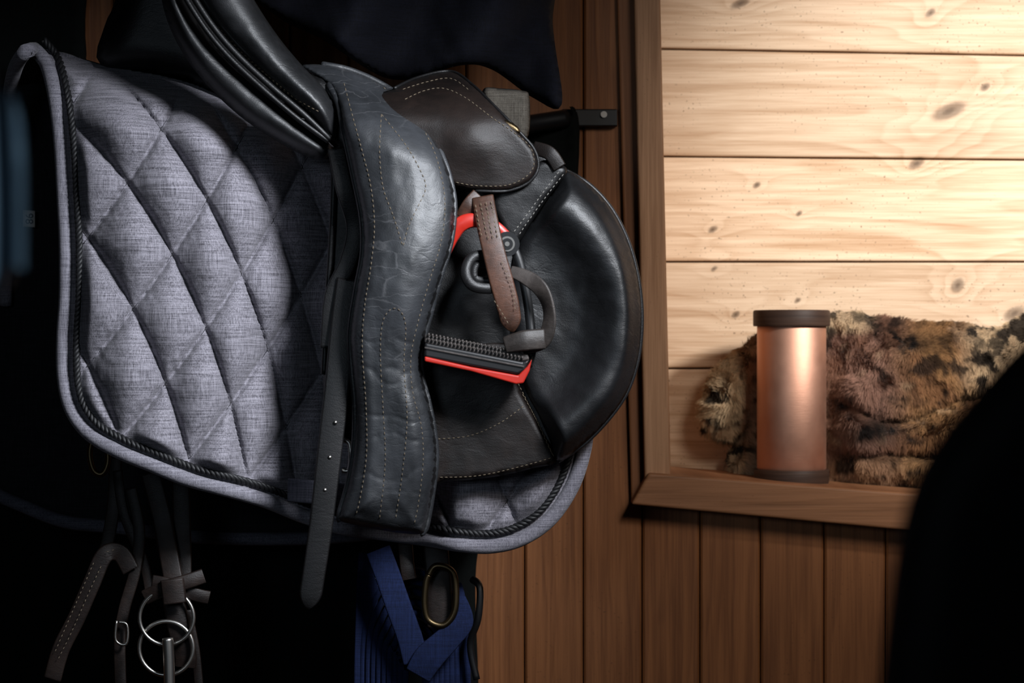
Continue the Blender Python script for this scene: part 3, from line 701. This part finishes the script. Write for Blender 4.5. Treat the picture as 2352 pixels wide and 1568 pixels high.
setcol(fu.obj,vv[:,0]/(vv[:,1]-CY)*F+1176,784-(vv[:,2]-CZ)/(vv[:,1]-CY)*F)
N=190000;px=rng.uniform(1605,2480,int(N*1.5));py=rng.uniform(700,1140,int(N*1.5));m=inside(px,py,fu.poly);px=px[m];py=py[m]
y0=fu.y(px,py);e=3.0;yx=fu.y(px+e,py);yz=fu.y(px,py+e)
R0=np.stack(W(px,py,y0),1);Rx=np.stack(W(px+e,py,yx),1)-R0;Rz=np.stack(W(px,py+e,yz),1)-R0
Nn=np.cross(Rx,Rz);Nn/=np.linalg.norm(Nn,axis=1)[:,None];Nn[Nn[:,1]>0]*=-1
ang=fbm(px/55,py/55,2)*9-1.2+fbm(px/11,py/11,2)*4
lay=np.stack([np.cos(ang),0*ang,np.sin(ang)],1)*1.0+np.array((0,0,-.3))
D=Nn*.75+lay*.7+rng.normal(0,.15,(len(px),3));D/=np.linalg.norm(D,axis=1)[:,None]
Ln=rng.uniform(.008,.016,len(px))[:,None];side=np.cross(D,(0,-1,0));side/=np.linalg.norm(side,axis=1)[:,None]+1e-9
wd=.00045
p1=R0+D*Ln*.5;p2=R0+(D*.9+np.array((0,0,-.2)))*Ln
V=np.stack([R0-side*wd,R0+side*wd,p1-side*wd*.8,p1+side*wd*.8,p2],1).reshape(-1,3)
n=len(px);b=np.arange(n)*5
Fq=np.stack([b,b+1,b+3,b,b+3,b+2,b+2,b+3,b+4],1).reshape(-1,3)
me=bpy.data.meshes.new('fur_pile');me.vertices.add(len(V));me.vertices.foreach_set('co',V.ravel());me.loops.add(len(Fq)*3);me.loops.foreach_set('vertex_index',Fq.ravel());me.polygons.add(len(Fq));me.polygons.foreach_set('loop_start',np.arange(len(Fq))*3);me.polygons.foreach_set('loop_total',np.full(len(Fq),3));me.update();me.validate()
me.polygons.foreach_set('use_smooth',[True]*len(me.polygons))
me.materials.append(M['fur']);fo=bpy.data.objects.new('fur_pile',me);bpy.context.collection.objects.link(fo);fo.parent=fuE
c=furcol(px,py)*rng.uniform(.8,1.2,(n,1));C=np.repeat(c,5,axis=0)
C=C*np.tile(np.array([.35,.35,.8,.8,1.35]),n)[:,None]  # dark roots and bright tips, fold shading painted into the strand colour
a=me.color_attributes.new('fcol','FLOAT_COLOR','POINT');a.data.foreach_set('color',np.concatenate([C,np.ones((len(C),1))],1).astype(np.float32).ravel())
# ---------------------------------------------------------------- near out-of-focus items
fg=empty('black_saddle_flap')
Sheet('knee_flap',[(2420,735),(2330,800),(2250,888),(2170,985),(2110,1080),(2075,1180),(2052,1290),(2035,1420),(2020,1560),(2010,1750),(2100,2000),(2500,2100),(3100,2000),(3200,1200),(2900,800),(2600,700)],lambda x,y,d:-1.95-rim(d,160,.03),plain('matte_black_leather',(.002,.002,.002),.7,spec=.2),24,.02,fg)
Sheet('blue_jacket',[(-140,120),(-30,150),(-5,230),(18,340),(32,450),(38,560),(30,640),(0,665),(-60,670),(-160,600),(-220,300)],lambda x,y,d:-1.9-rim(d,50,.02)+.005*np.sin(x/12),plain('blue_jacket_cloth',(.32,.48,.60),.8),12,.02)
tg=empty('tag')
Sheet('label',[(52,482),(80,484),(80,522),(52,520)],lambda x,y,d:.385+0*d,plain('tag_white',(.5,.47,.43),.7),8,.002,tg,True)
cu=bpy.data.curves.new('tag_text','FONT');cu.body='98';cu.size=.016;cu.align_x='CENTER';cu.align_y='CENTER';cu.extrude=.0003
to=bpy.data.objects.new('tag_text',cu);bpy.context.collection.objects.link(to);to.location=W(66,502,.383);to.rotation_euler=(math.pi/2,math.radians(90),0);to.data.materials.append(M['rope']);to.parent=tg
# ---------------------------------------------------------------- lights
def spot(name,loc,tgt,power,col,deg,blend,rad):
    l=bpy.data.lights.new(name,'SPOT');l.energy=power;l.color=col;l.spot_size=math.radians(deg);l.spot_blend=blend;l.shadow_soft_size=rad
    o=bpy.data.objects.new(name,l);bpy.context.collection.objects.link(o);o.location=loc;o.rotation_euler=(Vector(tgt)-Vector(loc)).to_track_quat('-Z','Y').to_euler();return o
def area(name,loc,tgt,power,col,size,spread=180):
    l=bpy.data.lights.new(name,'AREA');l.energy=power;l.size=size;l.color=col;l.spread=math.radians(spread)
    o=bpy.data.objects.new(name,l);bpy.context.collection.objects.link(o);o.location=loc;o.rotation_euler=(Vector(tgt)-Vector(loc)).to_track_quat('-Z','Y').to_euler();return o
spot('window_light',(.70,-1.32,2.43),(-.25,.02,1.50),350,(.87,.92,1),33,.8,.24)
spot('niche_light',(1.62,-.95,2.48),(.78,.8,1.70),340,(1,.965,.93),34,.85,.14)
area('room_fill',(1.1,-1.7,2.5),(.42,.6,1.14),2.2,(1,.90,.80),.6,62)
area('front_left_fill',(-.75,-2.75,1.75),(-.29,-1.3,1.5),1.0,(.72,.86,1),.5,70)  # added unseen cool fill for the jacket and saddle
w=bpy.data.worlds.new('world');scene.world=w;w.use_nodes=True;w.node_tree.nodes['Background'].inputs[0].default_value=(.6,.7,1,1);w.node_tree.nodes['Background'].inputs[1].default_value=.012
cam=bpy.data.cameras.new('camera');co_=bpy.data.objects.new('camera',cam);bpy.context.collection.objects.link(co_);co_.location=(0,CY,CZ);co_.rotation_euler=(math.pi/2,0,0)
cam.sensor_width=36;cam.lens=F/2352*36;cam.clip_start=.05;cam.dof.use_dof=True;cam.dof.focus_distance=3.15;cam.dof.aperture_fstop=5.6
scene.camera=co_
scene.view_settings.view_transform='Standard'
